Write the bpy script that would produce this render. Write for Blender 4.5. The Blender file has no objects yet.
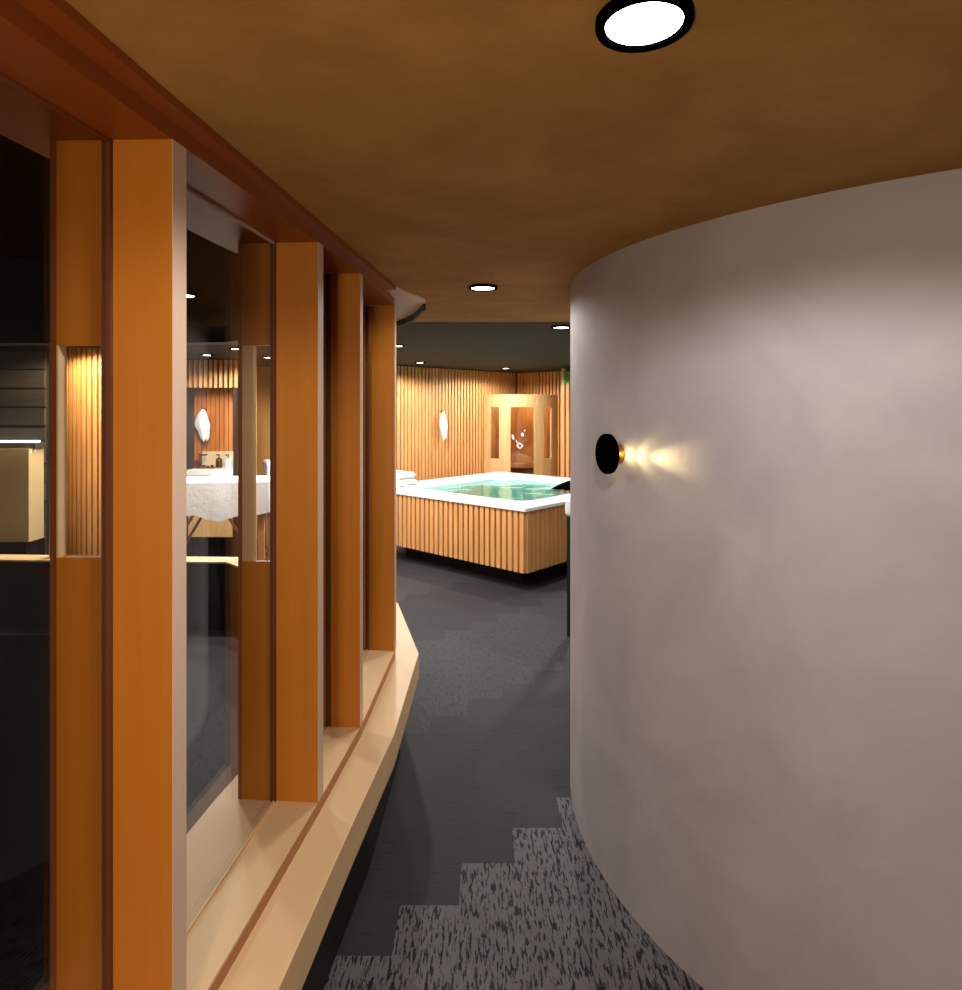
import bpy, math, random
from mathutils import Vector
random.seed(7)
scn = bpy.context.scene
COL = scn.collection

# ------------------------------------------------------------------ helpers
F, HY, ZC = 641.3, 407.0, 1.896          # focal length in px, horizon row, eye height
def ray(px, d):                          # plan point seen in column px at forward distance d
    return ((px - 481.0) / F * d, d)
def hz(py, d):                           # height seen in row py at forward distance d
    return ZC + (HY - py) * d / F
def srgb(r, g, b):
    f = lambda c: (c / 255 / 12.92) if c / 255 <= .04045 else ((c / 255 + .055) / 1.055) ** 2.4
    return (f(r), f(g), f(b), 1)

class MB:
    """collects shapes, then links them as one mesh object"""
    def __init__(self):
        self.v, self.f, self.m = [], [], []
    def add(self, vs, fs, m=0):
        k = len(self.v)
        self.v += [tuple(p) for p in vs]
        self.f += [tuple(i + k for i in f) for f in fs]
        self.m += [m] * len(fs)
    def prism(self, pts, z0, z1, m=0):
        n = len(pts)
        a = sum(pts[i][0] * pts[(i + 1) % n][1] - pts[(i + 1) % n][0] * pts[i][1] for i in range(n))
        if a < 0: pts = pts[::-1]
        vs = [(p[0], p[1], z0) for p in pts] + [(p[0], p[1], z1) for p in pts]
        fs = [tuple(range(n))[::-1], tuple(range(n, 2 * n))]
        fs += [(i, (i + 1) % n, n + (i + 1) % n, n + i) for i in range(n)]
        self.add(vs, fs, m)
    def box(self, x0, x1, y0, y1, z0, z1, m=0):
        self.prism([(x0, y0), (x1, y0), (x1, y1), (x0, y1)], z0, z1, m)
    def strip(self, A, B, z0, z1, m=0):
        n = len(A)
        vs = []
        for a, b in zip(A, B):
            vs += [(a[0], a[1], z0), (b[0], b[1], z0), (b[0], b[1], z1), (a[0], a[1], z1)]
        fs = []
        for i in range(n - 1):
            p, q = 4 * i, 4 * i + 4
            for j in range(4):
                fs.append((p + j, p + (j + 1) % 4, q + (j + 1) % 4, q + j))
        fs += [(3, 2, 1, 0), tuple(4 * (n - 1) + j for j in range(4))]
        self.add(vs, fs, m)
    def tube(self, a, b, r, r2=None, n=12, m=0):
        a, b = Vector(a), Vector(b)
        r2 = r if r2 is None else r2
        w = (b - a).normalized()
        u = w.orthogonal().normalized(); v = w.cross(u)
        vs = []
        for c, rr in ((a, r), (b, r2)):
            for k in range(n):
                t = 2 * math.pi * k / n
                vs.append(c + u * rr * math.cos(t) + v * rr * math.sin(t))
        fs = [(k, (k + 1) % n, n + (k + 1) % n, n + k) for k in range(n)]
        fs += [tuple(range(n))[::-1], tuple(range(n, 2 * n))]
        self.add(vs, fs, m)
    def lathe(self, prof, n=32, m=0, c=(0, 0, 0), closed=False):
        vs = []
        for r, z in prof:
            for k in range(n):
                t = 2 * math.pi * k / n
                vs.append((c[0] + r * math.cos(t), c[1] + r * math.sin(t), c[2] + z))
        fs = []
        L = len(prof)
        for i in range(L if closed else L - 1):
            j = (i + 1) % L
            for k in range(n):
                k2 = (k + 1) % n
                fs.append((i * n + k, i * n + k2, j * n + k2, j * n + k))
        if not closed:
            fs += [tuple(range(n))[::-1], tuple(range((L - 1) * n, L * n))]
        self.add(vs, fs, m)
    def build(self, name, mats, parent=None, loc=(0, 0, 0), rz=0, smooth=False, bevel=0, seg=2, sub=0):
        me = bpy.data.meshes.new(name)
        me.from_pydata(self.v, [], self.f)
        if not isinstance(mats, (list, tuple)): mats = [mats]
        for mt in mats: me.materials.append(mt)
        for p, mi in zip(me.polygons, self.m):
            p.material_index = mi
            p.use_smooth = smooth
        me.validate()
        import bmesh
        bm = bmesh.new(); bm.from_mesh(me)
        bmesh.ops.recalc_face_normals(bm, faces=bm.faces)
        bm.to_mesh(me); bm.free()
        o = bpy.data.objects.new(name, me)
        COL.objects.link(o)
        o.location = loc; o.rotation_euler = (0, 0, rz)
        if parent: o.parent = parent
        if bevel:
            b = o.modifiers.new('bevel', 'BEVEL'); b.width = bevel; b.segments = seg; b.limit_method = 'ANGLE'
        if sub:
            s = o.modifiers.new('sub', 'SUBSURF'); s.levels = s.render_levels = sub
        if smooth and not sub:
            try:
                me.set_sharp_from_angle(angle=math.radians(40))
            except Exception:
                pass
        return o

def empty(name, loc=(0, 0, 0), rz=0):
    o = bpy.data.objects.new(name, None); COL.objects.link(o)
    o.location = loc; o.rotation_euler = (0, 0, rz); o.empty_display_size = .1
    return o
def tag(o, label=None, cat=None, group=None, kind=None):
    if label: o['label'] = label
    if cat: o['category'] = cat
    if group: o['group'] = group
    if kind: o['kind'] = kind
    return o
def copy_tree(o, parent=None):
    c = o.copy(); COL.objects.link(c)
    if parent: c.parent = parent
    for ch in [x for x in COL.objects if x.parent == o]:
        copy_tree(ch, c)
    return c

# ------------------------------------------------------------------ materials
def new_mat(name):
    m = bpy.data.materials.new(name); m.use_nodes = True
    nt = m.node_tree
    return m, nt, nt.nodes['Principled BSDF'], nt.nodes['Material Output']
def plain(name, col, rough=.5, metal=0, spec=None):
    m, nt, b, o = new_mat(name)
    b.inputs['Base Color'].default_value = col
    b.inputs['Roughness'].default_value = rough
    b.inputs['Metallic'].default_value = metal
    if spec is not None: b.inputs['Specular IOR Level'].default_value = spec
    return m
def wood(name, c1, c2, rough=.45, scale=(18, 18, .8), amount=1.0, bump=.02):
    """fine straight grain running along local Z"""
    m, nt, b, o = new_mat(name)
    N = nt.nodes.new
    tc = N('ShaderNodeTexCoord'); mp = N('ShaderNodeMapping'); mp.inputs['Scale'].default_value = scale
    n1 = N('ShaderNodeTexNoise'); n1.inputs['Scale'].default_value = 4; n1.inputs['Detail'].default_value = 5
    cr = N('ShaderNodeValToRGB')
    cr.color_ramp.elements[0].position = .3; cr.color_ramp.elements[0].color = c1
    cr.color_ramp.elements[1].position = .7; cr.color_ramp.elements[1].color = c2
    L = nt.links.new
    L(tc.outputs['Object'], mp.inputs['Vector']); L(mp.outputs[0], n1.inputs['Vector'])
    L(n1.outputs['Fac'], cr.inputs['Fac']); L(cr.outputs[0], b.inputs['Base Color'])
    bp = N('ShaderNodeBump'); bp.inputs['Strength'].default_value = bump; bp.inputs['Distance'].default_value = .01
    L(n1.outputs['Fac'], bp.inputs['Height']); L(bp.outputs[0], b.inputs['Normal'])
    b.inputs['Roughness'].default_value = rough
    return m
def plaster(name, c1, c2, scale=2.5, rough=.8, bump=.08):
    m, nt, b, o = new_mat(name)
    N = nt.nodes.new; L = nt.links.new
    tc = N('ShaderNodeTexCoord')
    n1 = N('ShaderNodeTexNoise'); n1.inputs['Scale'].default_value = scale; n1.inputs['Detail'].default_value = 7; n1.inputs['Roughness'].default_value = .6
    n1.inputs['Distortion'].default_value = .6
    cr = N('ShaderNodeValToRGB')
    cr.color_ramp.elements[0].position = .3; cr.color_ramp.elements[0].color = c1
    cr.color_ramp.elements[1].position = .7; cr.color_ramp.elements[1].color = c2
    L(tc.outputs['Object'], n1.inputs['Vector']); L(n1.outputs['Fac'], cr.inputs['Fac']); L(cr.outputs[0], b.inputs['Base Color'])
    n2 = N('ShaderNodeTexNoise'); n2.inputs['Scale'].default_value = 30; n2.inputs['Detail'].default_value = 6
    L(tc.outputs['Object'], n2.inputs['Vector'])
    bp = N('ShaderNodeBump'); bp.inputs['Strength'].default_value = bump; bp.inputs['Distance'].default_value = .01
    L(n2.outputs['Fac'], bp.inputs['Height']); L(bp.outputs[0], b.inputs['Normal'])
    b.inputs['Roughness'].default_value = rough
    b.inputs['Specular IOR Level'].default_value = .25
    return m
def emit(name, col, s):
    m, nt, b, o = new_mat(name)
    b.inputs['Base Color'].default_value = col
    b.inputs['Emission Color'].default_value = col
    b.inputs['Emission Strength'].default_value = s
    return m
def sheet_glass(name, f0, expo, tint, amp=.92):
    """coated sheet glass: clear seen square on, mirror-like at a glancing angle"""
    m, nt, b, o = new_mat(name)
    nt.nodes.remove(b)
    N = nt.nodes.new; L = nt.links.new
    g = N('ShaderNodeNewGeometry')
    d = N('ShaderNodeVectorMath'); d.operation = 'DOT_PRODUCT'
    L(g.outputs['Normal'], d.inputs[0]); L(g.outputs['Incoming'], d.inputs[1])
    ab = N('ShaderNodeMath'); ab.operation = 'ABSOLUTE'; L(d.outputs['Value'], ab.inputs[0])
    om = N('ShaderNodeMath'); om.operation = 'SUBTRACT'; om.inputs[0].default_value = 1; L(ab.outputs[0], om.inputs[1])
    pw = N('ShaderNodeMath'); pw.operation = 'POWER'; pw.inputs[1].default_value = expo; L(om.outputs[0], pw.inputs[0])
    ma = N('ShaderNodeMath'); ma.operation = 'MULTIPLY_ADD'; ma.inputs[1].default_value = amp; ma.inputs[2].default_value = f0
    L(pw.outputs[0], ma.inputs[0])
    tr = N('ShaderNodeBsdfTransparent'); tr.inputs['Color'].default_value = tint
    gl = N('ShaderNodeBsdfGlossy'); gl.inputs['Roughness'].default_value = 0; gl.inputs['Color'].default_value = (1, 1, 1, 1)
    mx = N('ShaderNodeMixShader')
    L(ma.outputs[0], mx.inputs['Fac']); L(tr.outputs[0], mx.inputs[1]); L(gl.outputs[0], mx.inputs[2])
    L(mx.outputs[0], o.inputs['Surface'])
    return m, nt, gl

M = {}
M['slat'] = wood('slat_oak', srgb(210, 148, 86), srgb(228, 170, 106), rough=.5, scale=(5, 5, .6))
M['slat_back'] = wood('slat_backing', srgb(120, 66, 28), srgb(140, 80, 36), rough=.7, scale=(5, 5, .6))
M['slat_dark'] = wood('slat_walnut', srgb(176, 104, 50), srgb(196, 122, 62), rough=.5, scale=(5, 5, .6))
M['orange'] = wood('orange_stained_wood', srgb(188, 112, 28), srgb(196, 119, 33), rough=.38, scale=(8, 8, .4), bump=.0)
M['orange_dark'] = plain('reflected_edge_brown', srgb(120, 62, 26), .45)
M['edge'] = plain('pale_edge_band', srgb(214, 184, 158), .45)
M['maple'] = wood('pale_maple', srgb(222, 186, 136), srgb(230, 196, 148), rough=.55, scale=(.8, .25, 6), bump=.0)
M['groove'] = plain('groove_wood', srgb(172, 116, 66), .5)
M['black'] = plain('black_paint', srgb(14, 13, 13), .55)
M['black_gloss'] = plain('black_metal', srgb(4, 3, 3), .6, spec=0)
M['dark_frame'] = plain('dark_brown_metal', srgb(40, 26, 18), .4)
M['concrete'] = plaster('lime_plaster', srgb(172, 165, 167), srgb(193, 185, 186), scale=2.2)
M['ceiling'] = plaster('brown_plaster', srgb(154, 112, 55), srgb(178, 134, 72), scale=3.5, bump=.12)
M['ceiling_shaded'] = plaster('shaded_plaster', srgb(44, 39, 34), srgb(52, 46, 40), scale=3.5, bump=.12)  # same ceiling, its shade in the far room put into the colour
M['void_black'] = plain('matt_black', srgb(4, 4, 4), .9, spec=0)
M['orange_shaded'] = plain('shaded_orange_wood', srgb(142, 70, 16), .4)  # post wood with the underside's shade put into the colour
M['gasket'] = plain('brown_gasket', srgb(96, 46, 14), .6)
M['cap'] = plain('lit_cornice_soffit', srgb(226, 206, 190), .8)  # cornice end, tub-room light put into the pale colour
M['white'] = plain('white_acrylic', srgb(240, 240, 238), .22)
M['towel'] = plaster('white_terry', srgb(232, 230, 228), srgb(246, 245, 244), scale=60, rough=.95, bump=.5)
M['marble'] = plaster('white_marble', srgb(222, 218, 214), srgb(240, 238, 236), scale=5, rough=.3, bump=0)
M['cream'] = plain('cream_tile', srgb(222, 200, 160), .5)
M['cabinet'] = wood('light_oak_veneer', srgb(200, 158, 100), srgb(222, 182, 124), rough=.5, scale=(12, 12, .4))
M['panel'] = plain('amber_panel', srgb(222, 164, 84), .55)
M['leg_wood'] = plain('beech_leg', srgb(196, 138, 96), .5)
M['brown_glass'] = plain('brown_bottle', srgb(66, 36, 22), .25)
M['white_plastic'] = plain('white_bottle', srgb(232, 230, 232), .4)
M['dark_wall'] = wood('dark_timber', srgb(50, 44, 38), srgb(66, 58, 50), rough=.7, scale=(.4, .4, 8))
M['dim_paint'] = plain('dark_paint', srgb(26, 23, 21), .8)
M['linen'] = plain('linen_panel', srgb(190, 168, 120), .9)
M['leaf'] = plain('leaf_green', srgb(96, 176, 64), .5)
M['chrome'] = plain('chrome', srgb(200, 200, 200), .2, 1)
M['brass'] = plain('brass', srgb(190, 140, 70), .35, 1)
M['lens'] = emit('lamp_lens', (1, .98, .95, 1), 14)
M['led'] = emit('led_strip', (1, .96, .9, 1), 2.5)
M['warm_led'] = emit('warm_led', (1, .72, .32, 1), 8)
M['glass'], _, _ = sheet_glass('partition_glass', .012, 4.6, (.95, .95, .95, 1))
M['tint_glass'], _, _ = sheet_glass('smoked_glass', .03, 4.0, (.86, .80, .75, 1))
M['frost'] = plain('frosted_white', srgb(235, 230, 225), .7)

# water: tinted, rippled
M['water'], wnt, wgl = sheet_glass('pool_water', .04, 3.2, (.28, .86, .82, 1), amp=.62)
n = wnt.nodes.new('ShaderNodeTexNoise'); n.inputs['Scale'].default_value = 2.2; n.inputs['Detail'].default_value = 2
tcw = wnt.nodes.new('ShaderNodeTexCoord'); wnt.links.new(tcw.outputs['Object'], n.inputs['Vector'])
bw = wnt.nodes.new('ShaderNodeBump'); bw.inputs['Strength'].default_value = .25; bw.inputs['Distance'].default_value = .12
wnt.links.new(n.outputs['Fac'], bw.inputs['Height']); wnt.links.new(bw.outputs[0], wgl.inputs['Normal'])

def carpet_material():
    """carpet planks laid herringbone: staggered bands whose pile runs lengthwise or crosswise"""
    m, nt, b, o = new_mat('carpet_planks')
    N = nt.nodes.new; L = nt.links.new
    def math_(op, a, b_=None, c=None):
        x = N('ShaderNodeMath'); x.operation = op
        for i, v in enumerate((a, b_, c)):
            if v is None: continue
            if isinstance(v, (int, float)): x.inputs[i].default_value = v
            else: L(v, x.inputs[i])
        return x.outputs[0]
    tc = N('ShaderNodeTexCoord'); sp = N('ShaderNodeSeparateXYZ'); L(tc.outputs['Object'], sp.inputs[0])
    X, Y = sp.outputs[0], sp.outputs[1]
    w, LL, x0, u0 = .2245, 1.5, -.308, 2.44
    i = math_('FLOOR', math_('DIVIDE', math_('SUBTRACT', X, x0), w))
    u = math_('SUBTRACT', math_('SUBTRACT', Y, math_('MULTIPLY', i, w)), u0)
    band = math_('FLOOR', math_('DIVIDE', u, LL))
    par = math_('ABSOLUTE', math_('MODULO', band, 2))         # 1: pile lengthwise (near), 0: crosswise
    # plank index for slight tone change
    j = math_('FLOOR', math_('DIVIDE', Y, w))
    idx = math_('ADD', math_('MULTIPLY', par, i), math_('MULTIPLY', math_('SUBTRACT', 1, par), j))
    seed = math_('ADD', math_('MULTIPLY', band, 7.3), idx)
    wn = N('ShaderNodeTexWhiteNoise'); wn.noise_dimensions = '1D'; L(seed, wn.inputs['W'])
    # grain coordinates
    def grain(sx, sy):
        mp = N('ShaderNodeMapping'); mp.inputs['Scale'].default_value = (sx, sy, 1); L(tc.outputs['Object'], mp.inputs['Vector'])
        n1 = N('ShaderNodeTexNoise'); n1.inputs['Scale'].default_value = 1; n1.inputs['Detail'].default_value = 4
        n1.inputs['Roughness'].default_value = .65; n1.inputs['Distortion'].default_value = .3
        L(mp.outputs[0], n1.inputs['Vector'])
        return n1.outputs['Fac']
    gl, gc = grain(92, 16), grain(11, 60)
    # dark dashes
    def ramp(v, a, bb):
        r = N('ShaderNodeMapRange'); r.interpolation_type = 'SMOOTHSTEP'
        L(v, r.inputs['Value']); r.inputs['From Min'].default_value = a; r.inputs['From Max'].default_value = bb
        return r.outputs[0]
    dl = ramp(gl, .435, .485); dc = ramp(gc, .355, .40)
    def mixc(fac, a, bb):
        x = N('ShaderNodeMix'); x.data_type = 'RGBA'
        if isinstance(fac, (int, float)): x.inputs[0].default_value = fac
        else: L(fac, x.inputs[0])
        for k, v in ((6, a), (7, bb)):
            if isinstance(v, tuple): x.inputs[k].default_value = v
            else: L(v, x.inputs[k])
        return x.outputs[2]
    near = math_('LESS_THAN', band, -.5)                      # first band: grazing light painted in as paler pile, blacker dashes
    dark = mixc(near, (.026, .0235, .025, 1), (.004, .004, .0045, 1))
    light = mixc(near, mixc(wn.outputs['Value'], (.040, .0365, .0385, 1), (.045, .0415, .0435, 1)), mixc(wn.outputs['Value'], (.120, .110, .114, 1), (.135, .124, .128, 1)))
    mid = mixc(wn.outputs['Value'], (.026, .0235, .0255, 1), (.030, .0275, .0295, 1))
    cl = mixc(dl, dark, light)
    cc = mixc(dc, (.018, .013, .012, 1), mid)
    L(mixc(par, cc, cl), b.inputs['Base Color'])
    hgt = math_('ADD', math_('MULTIPLY', par, gl), math_('MULTIPLY', math_('SUBTRACT', 1, par), math_('MULTIPLY', gc, .4)))
    bp = N('ShaderNodeBump'); bp.inputs['Strength'].default_value = .35; bp.inputs['Distance'].default_value = .012
    L(hgt, bp.inputs['Height']); L(bp.outputs[0], b.inputs['Normal'])
    b.inputs['Roughness'].default_value = .75
    b.inputs['Specular IOR Level'].default_value = .3
    return m
M['carpet'] = carpet_material()

# ------------------------------------------------------------------ shell
ZT = 2.5
X0, X1, Y0, Y1 = -5.9, 4.4, -6.6, 12.4
mb = MB(); mb.box(X0 - .1, X1 + .1, Y0 - .1, Y1, -.1, 0); tag(mb.build('floor', M['carpet']), kind='structure')
YC = 4.55                                       # beyond here the ceiling's dimness is painted in as a darker colour
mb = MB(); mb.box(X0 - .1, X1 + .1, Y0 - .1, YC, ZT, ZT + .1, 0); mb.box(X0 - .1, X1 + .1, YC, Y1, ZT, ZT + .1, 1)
tag(mb.build('ceiling', [M['ceiling'], M['ceiling_shaded']]), kind='structure')

U = Vector((.672, .741)).normalized()         # along the hot tub's side and the long slatted wall
V = Vector((.741, -.672)).normalized()        # along its end and the short slatted wall
TC = Vector((.455, 6.48))                     # hot tub's near corner
W0 = Vector((-.217, 10.417))                  # a point on the long slatted wall
CORNER = W0 + U * 1.244

def slat_run(mb, p0, d, nrm, length, z0, z1, pitch=.085, width=.052, depth=.03, m=0, x_start=.02):
    """vertical battens on a wall face: p0 start, d direction, nrm towards the room"""
    k = 0
    while x_start + k * pitch + width < length:
        a = p0 + d * (x_start + k * pitch); b = a + d * width
        q = [a, b, b + nrm * depth, a + nrm * depth]
        mb.prism([(t.x, t.y) for t in q], z0, z1, m)
        k += 1
def wall_seg(name, a, b, thick, mat, z0=0, z1=ZT, side=1):
    a, b = Vector(a), Vector(b); d = (b - a).normalized(); nn = Vector((-d.y, d.x)) * side
    mb = MB(); mb.prism([tuple(a), tuple(b), tuple(b + nn * thick), tuple(a + nn * thick)], z0, z1)
    return tag(mb.build(name, mat), kind='structure')

wa = W0 - U * 2.3
w1 = wall_seg('wall_back_left', wa, CORNER, .1, M['slat_back'], side=1)
mb = MB(); slat_run(mb, wa, U, -Vector((-U.y, U.x)), 2.3 + 1.244 - .04, .03, ZT - .01, pitch=.070, width=.045)
mb.build('slat_cladding', M['slat'], w1)
wb = CORNER + V * 4.6
w2 = wall_seg('wall_back_right', CORNER, wb, .1, M['slat_back'], side=1)
mb = MB(); slat_run(mb, CORNER, V, -U, 4.55, .03, ZT - .01, pitch=.070, width=.045, x_start=.06)
mb.build('slat_cladding', M['slat'], w2)
# slatted column in front of the short wall
ca = Vector(ray(562.5, 9.9))
mb = MB(); q = [ca, ca + V * 1.2, ca + V * 1.2 + U * .34, ca + U * .34]
mb.prism([tuple(t) for t in q], 0, ZT)
w3 = tag(mb.build('wall_alcove', M['slat_back']), kind='structure')
mb = MB(); slat_run(mb, ca, V, -U, 1.2, .03, ZT - .01, pitch=.085, x_start=0.0)
mb.build('slat_cladding', M['slat'], w3)

wall_seg('wall_left', (X0, Y0), (X0, 9.6), .1, M['dim_paint'], side=1)
wall_seg('wall_right', (X1, Y0), (X1, wb.y), .1, M['dim_paint'], side=-1)
wall_seg('wall_rear', (X0, Y0), (X1, Y0), .1, M['dim_paint'], side=-1)
wall_seg('wall_far_left', (X0, 9.6), (wa.x, 9.6), .1, M['panel'], side=1)
wall_seg('wall_step', (wa.x, 9.6), (wa.x, wa.y), .1, M['panel'], side=1)

# the round plastered wall on the right
CC, CR = (2.076, 3.02), 1.64
mb = MB(); nseg = 160
outer = [(CC[0] + CR * math.cos(2 * math.pi * k / nseg), CC[1] + CR * math.sin(2 * math.pi * k / nseg)) for k in range(nseg)]
mb.prism(outer, 0, ZT)
tag(mb.build('wall_right_round', M['concrete'], smooth=True), kind='structure')

# ------------------------------------------------------------------ glazed partition on the left
ZI, ZO = .581, .545          # top of the raised inner sill and of the outer ledge
HI, HO = 2.444, 2.480        # underside of the inner header and of the outer cornice
fronts = [(-1.37, -6.3), (-.83, -.55), (-.715, .46), (-.632, 1.312), (-.542, 2.131), (-.496, 2.628), (-.466, 3.457), (-.72, 4.28)]
glassp = [(-1.51, -6.3), (-.96, -.55), (-.848, .46), (-.763, 1.316), (-.691, 2.141), (-.626, 2.640), (-.615, 3.470), (-.85, 4.22)]
sillO = [(-1.23, -6.3), (-.68, -.6), (-.56, .5), (-.470, 1.486), (-.422, 2.02), (-.358, 2.653), (-.341, 3.515), (-.578, 4.443)]
inner = [(g[0] - .2, g[1]) for g in glassp]
inner[-1] = (-1.0, 4.05); inner[-2] = (-.84, 3.5)
part = tag(empty('glass_partition', (-.7, 2.2, 0)), 'curved glazed partition of orange wooden posts on a pale wooden ledge', 'partition')
def child(mb, name, mat, parent=part, **k):
    o = mb.build(name, mat, parent, **k)
    o.location = Vector(o.location) - parent.location
    return o
mb = MB(); mb.strip(sillO, fronts, ZO - .135, ZO)
ledge = child(mb, 'ledge', M['maple'], bevel=.003)
tag(ledge, 'pale wooden ledge in front of the posts')
mb = MB(); mb.strip(fronts, inner, ZO - .135, ZI)
sill = child(mb, 'sill', M['maple'])
# the riser between the ledge and the raised sill
fr2 = [(f[0] + .004, f[1]) for f in fronts]; fr1 = [(f[0] + .0005, f[1]) for f in fronts]
mb = MB(); mb.strip(fr2, fr1, ZO + .0005, ZI - .001)
child(mb, 'riser', M['groove'])
plO = [(p[0] - .10, p[1] - .02) for p in sillO]; plI = [(p[0] + .03, p[1]) for p in inner]
mb = MB(); mb.strip(plO, plI, 0, ZO - .136)
child(mb, 'plinth', M['black'])
# cornice
corn = [(-1.17, -6.3), (-.71, -.55), (-.65, .5), (-.598, 1.22), (-.523, 2.058), (-.470, 2.65), (-.424, 3.2)]
corI = [(x - .30, y) for x, y in corn]
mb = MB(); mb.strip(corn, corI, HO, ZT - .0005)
child(mb, 'cornice', M['orange_shaded'])
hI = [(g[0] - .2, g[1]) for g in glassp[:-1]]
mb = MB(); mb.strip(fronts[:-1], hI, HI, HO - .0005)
child(mb, 'header', M['orange_shaded'])
# rounded end of the cornice
tipo = [(-.424, 3.2), (-.38, 3.39), (-.34, 3.48), (-.312, 3.57), (-.318, 3.68), (-.345, 3.80), (-.412, 4.07), (-.497, 4.305), (-.585, 4.46)]
tipi = [(-.724, 3.2), (-.72, 3.3), (-.72, 3.4), (-.72, 3.5), (-.73, 3.6), (-.75, 3.7), (-.78, 3.8), (-.82, 3.9), (-.88, 4.05)]
mb = MB(); mb.strip(tipo, tipi, HO + .010, ZT - .0005)
cap = child(mb, 'end_cap', M['cap']); tag(cap, 'rounded end of the cornice with tub-room light painted in')
lo = [p for p in tipo[4:]]; li = [(p[0] - .012, p[1] - .008) for p in lo]
mb = MB(); mb.strip(lo, li, HO - .030, HO + .0095)
child(mb, 'rim_trim', M['black'])
# posts
for k in range(1, 7):
    f, g = Vector(fronts[k]), Vector(glassp[k])
    nx = Vector(fronts[k + 1]) - f if k < 6 else Vector((.02, 1))
    if k == 6: nx = Vector((.035, 1))
    d = nx.normalized()
    g2 = g + (f - g).normalized() * .008
    q = [g2, f, f + d * .05, g2 + d * .05]
    mb = MB(); mb.prism([tuple(t) for t in q], ZI, HI)
    e = .0012
    fe = f + (f - g).normalized() * e
    mb.prism([tuple(f), tuple(fe), tuple(fe + d * .05), tuple(f + d * .05)], ZI, HI, 1)
    child(mb, 'post', [M['orange'], M['edge']])
# each post's reflection built as boards behind the glass, two with an opening
for k in range(1, 7):
    f, g = Vector(fronts[k]), Vector(glassp[k])
    w_ = (g - f).normalized()
    nx = Vector(fronts[k + 1]) - f if k < 6 else Vector((.035, 1))
    if k == 6: nx = Vector((.035, 1))
    d = nx.normalized()
    g0 = g + w_ * .0108; L_ = (g - f).length * {3: .76, 4: .66}.get(k, .7); TK = .022 if k in (3, 4) else .05
    def fin(mb, a, b, z0, z1, m=0):
        p, q = g0 + w_ * a, g0 + w_ * b
        mb.prism([tuple(p), tuple(q), tuple(q + d * TK), tuple(p + d * TK)], z0, z1, m)
    cut = {3: (.006, L_ - .004, 2.023, 1.586), 4: (.002, L_ * .62, 2.103, 1.379)}.get(k)
    mb = MB()
    if not cut:
        fin(mb, 0, L_, ZI + .0, HI)
    else:
        fin(mb, 0, L_, cut[2], HI); fin(mb, 0, L_, ZI, cut[3])
        fin(mb, 0, cut[0], cut[3], cut[2]); fin(mb, cut[1], L_, cut[3], cut[2], 1)
    child(mb, 'reflected_fin', [M['orange'], M['maple']])
    mb = MB(); fin(mb, L_ + .0005, L_ + .014, ZI, HI)
    child(mb, 'reflected_edge_band', M['orange_dark'])
for k in range(1, 7):
    f, g = Vector(fronts[k]), Vector(glassp[k])
    w_ = (g - f).normalized()
    nx = (Vector(fronts[k + 1]) - f).normalized() if k < 6 else Vector((.035, 1)).normalized()
    p, q = g - w_ * .0075, g + w_ * .0104
    mb = MB(); mb.prism([tuple(p - nx * .008), tuple(q - nx * .008), tuple(q + nx * .049), tuple(p + nx * .049)], ZI + .0005, HI - .0005)
    child(mb, 'gasket', M['gasket'])
# black panel added under the glazed room's ceiling to paint in its darkness
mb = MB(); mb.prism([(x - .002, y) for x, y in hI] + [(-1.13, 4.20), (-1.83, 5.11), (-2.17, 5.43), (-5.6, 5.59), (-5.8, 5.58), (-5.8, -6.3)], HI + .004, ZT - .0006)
tag(mb.build('ceiling_shade_panel', M['void_black']), kind='structure')
# panes and the glazing beads at their foot and head
for k in range(0, 7):
    a, b = Vector(glassp[k]), Vector(glassp[k + 1])
    d = (b - a).normalized(); nn = Vector((d.y, -d.x))
    a2, b2 = a + d * (.053 if k else .002), b - d * .012
    mb = MB(); mb.prism([tuple(a2 - nn * .01), tuple(b2 - nn * .01), tuple(b2), tuple(a2)], ZI + .001, HI - .001)
    child(mb, 'pane', M['glass'])
    mb = MB()
    mb.prism([tuple(a2 + nn * .001), tuple(b2 + nn * .001), tuple(b2 + nn * .007), tuple(a2 + nn * .007)], ZI + .0005, ZI + .008)
    child(mb, 'glazing_bead', M['maple'])
    mb = MB()
    mb.prism([tuple(a2 + nn * .001), tuple(b2 + nn * .001), tuple(b2 + nn * .007), tuple(a2 + nn * .007)], HI - .008, HI - .0005)
    child(mb, 'glazing_bead', M['edge'] if k == 3 else M['orange_dark'])

mb = MB(); mb.prism([(-1.12, 1.5), (-2.75, 5.3), (-5.2, 5.3), (-5.2, 1.5)], .0005, .012)  # added sheet: the floor's darkness painted as flat black
tag(mb.build('floor_shade_sheet', M['void_black']), 'black sheet added to darken the floor of the glazed room behind the nearest panes', 'mat')  # no real mat, the sheet stands in for the floor's darkness
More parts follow.
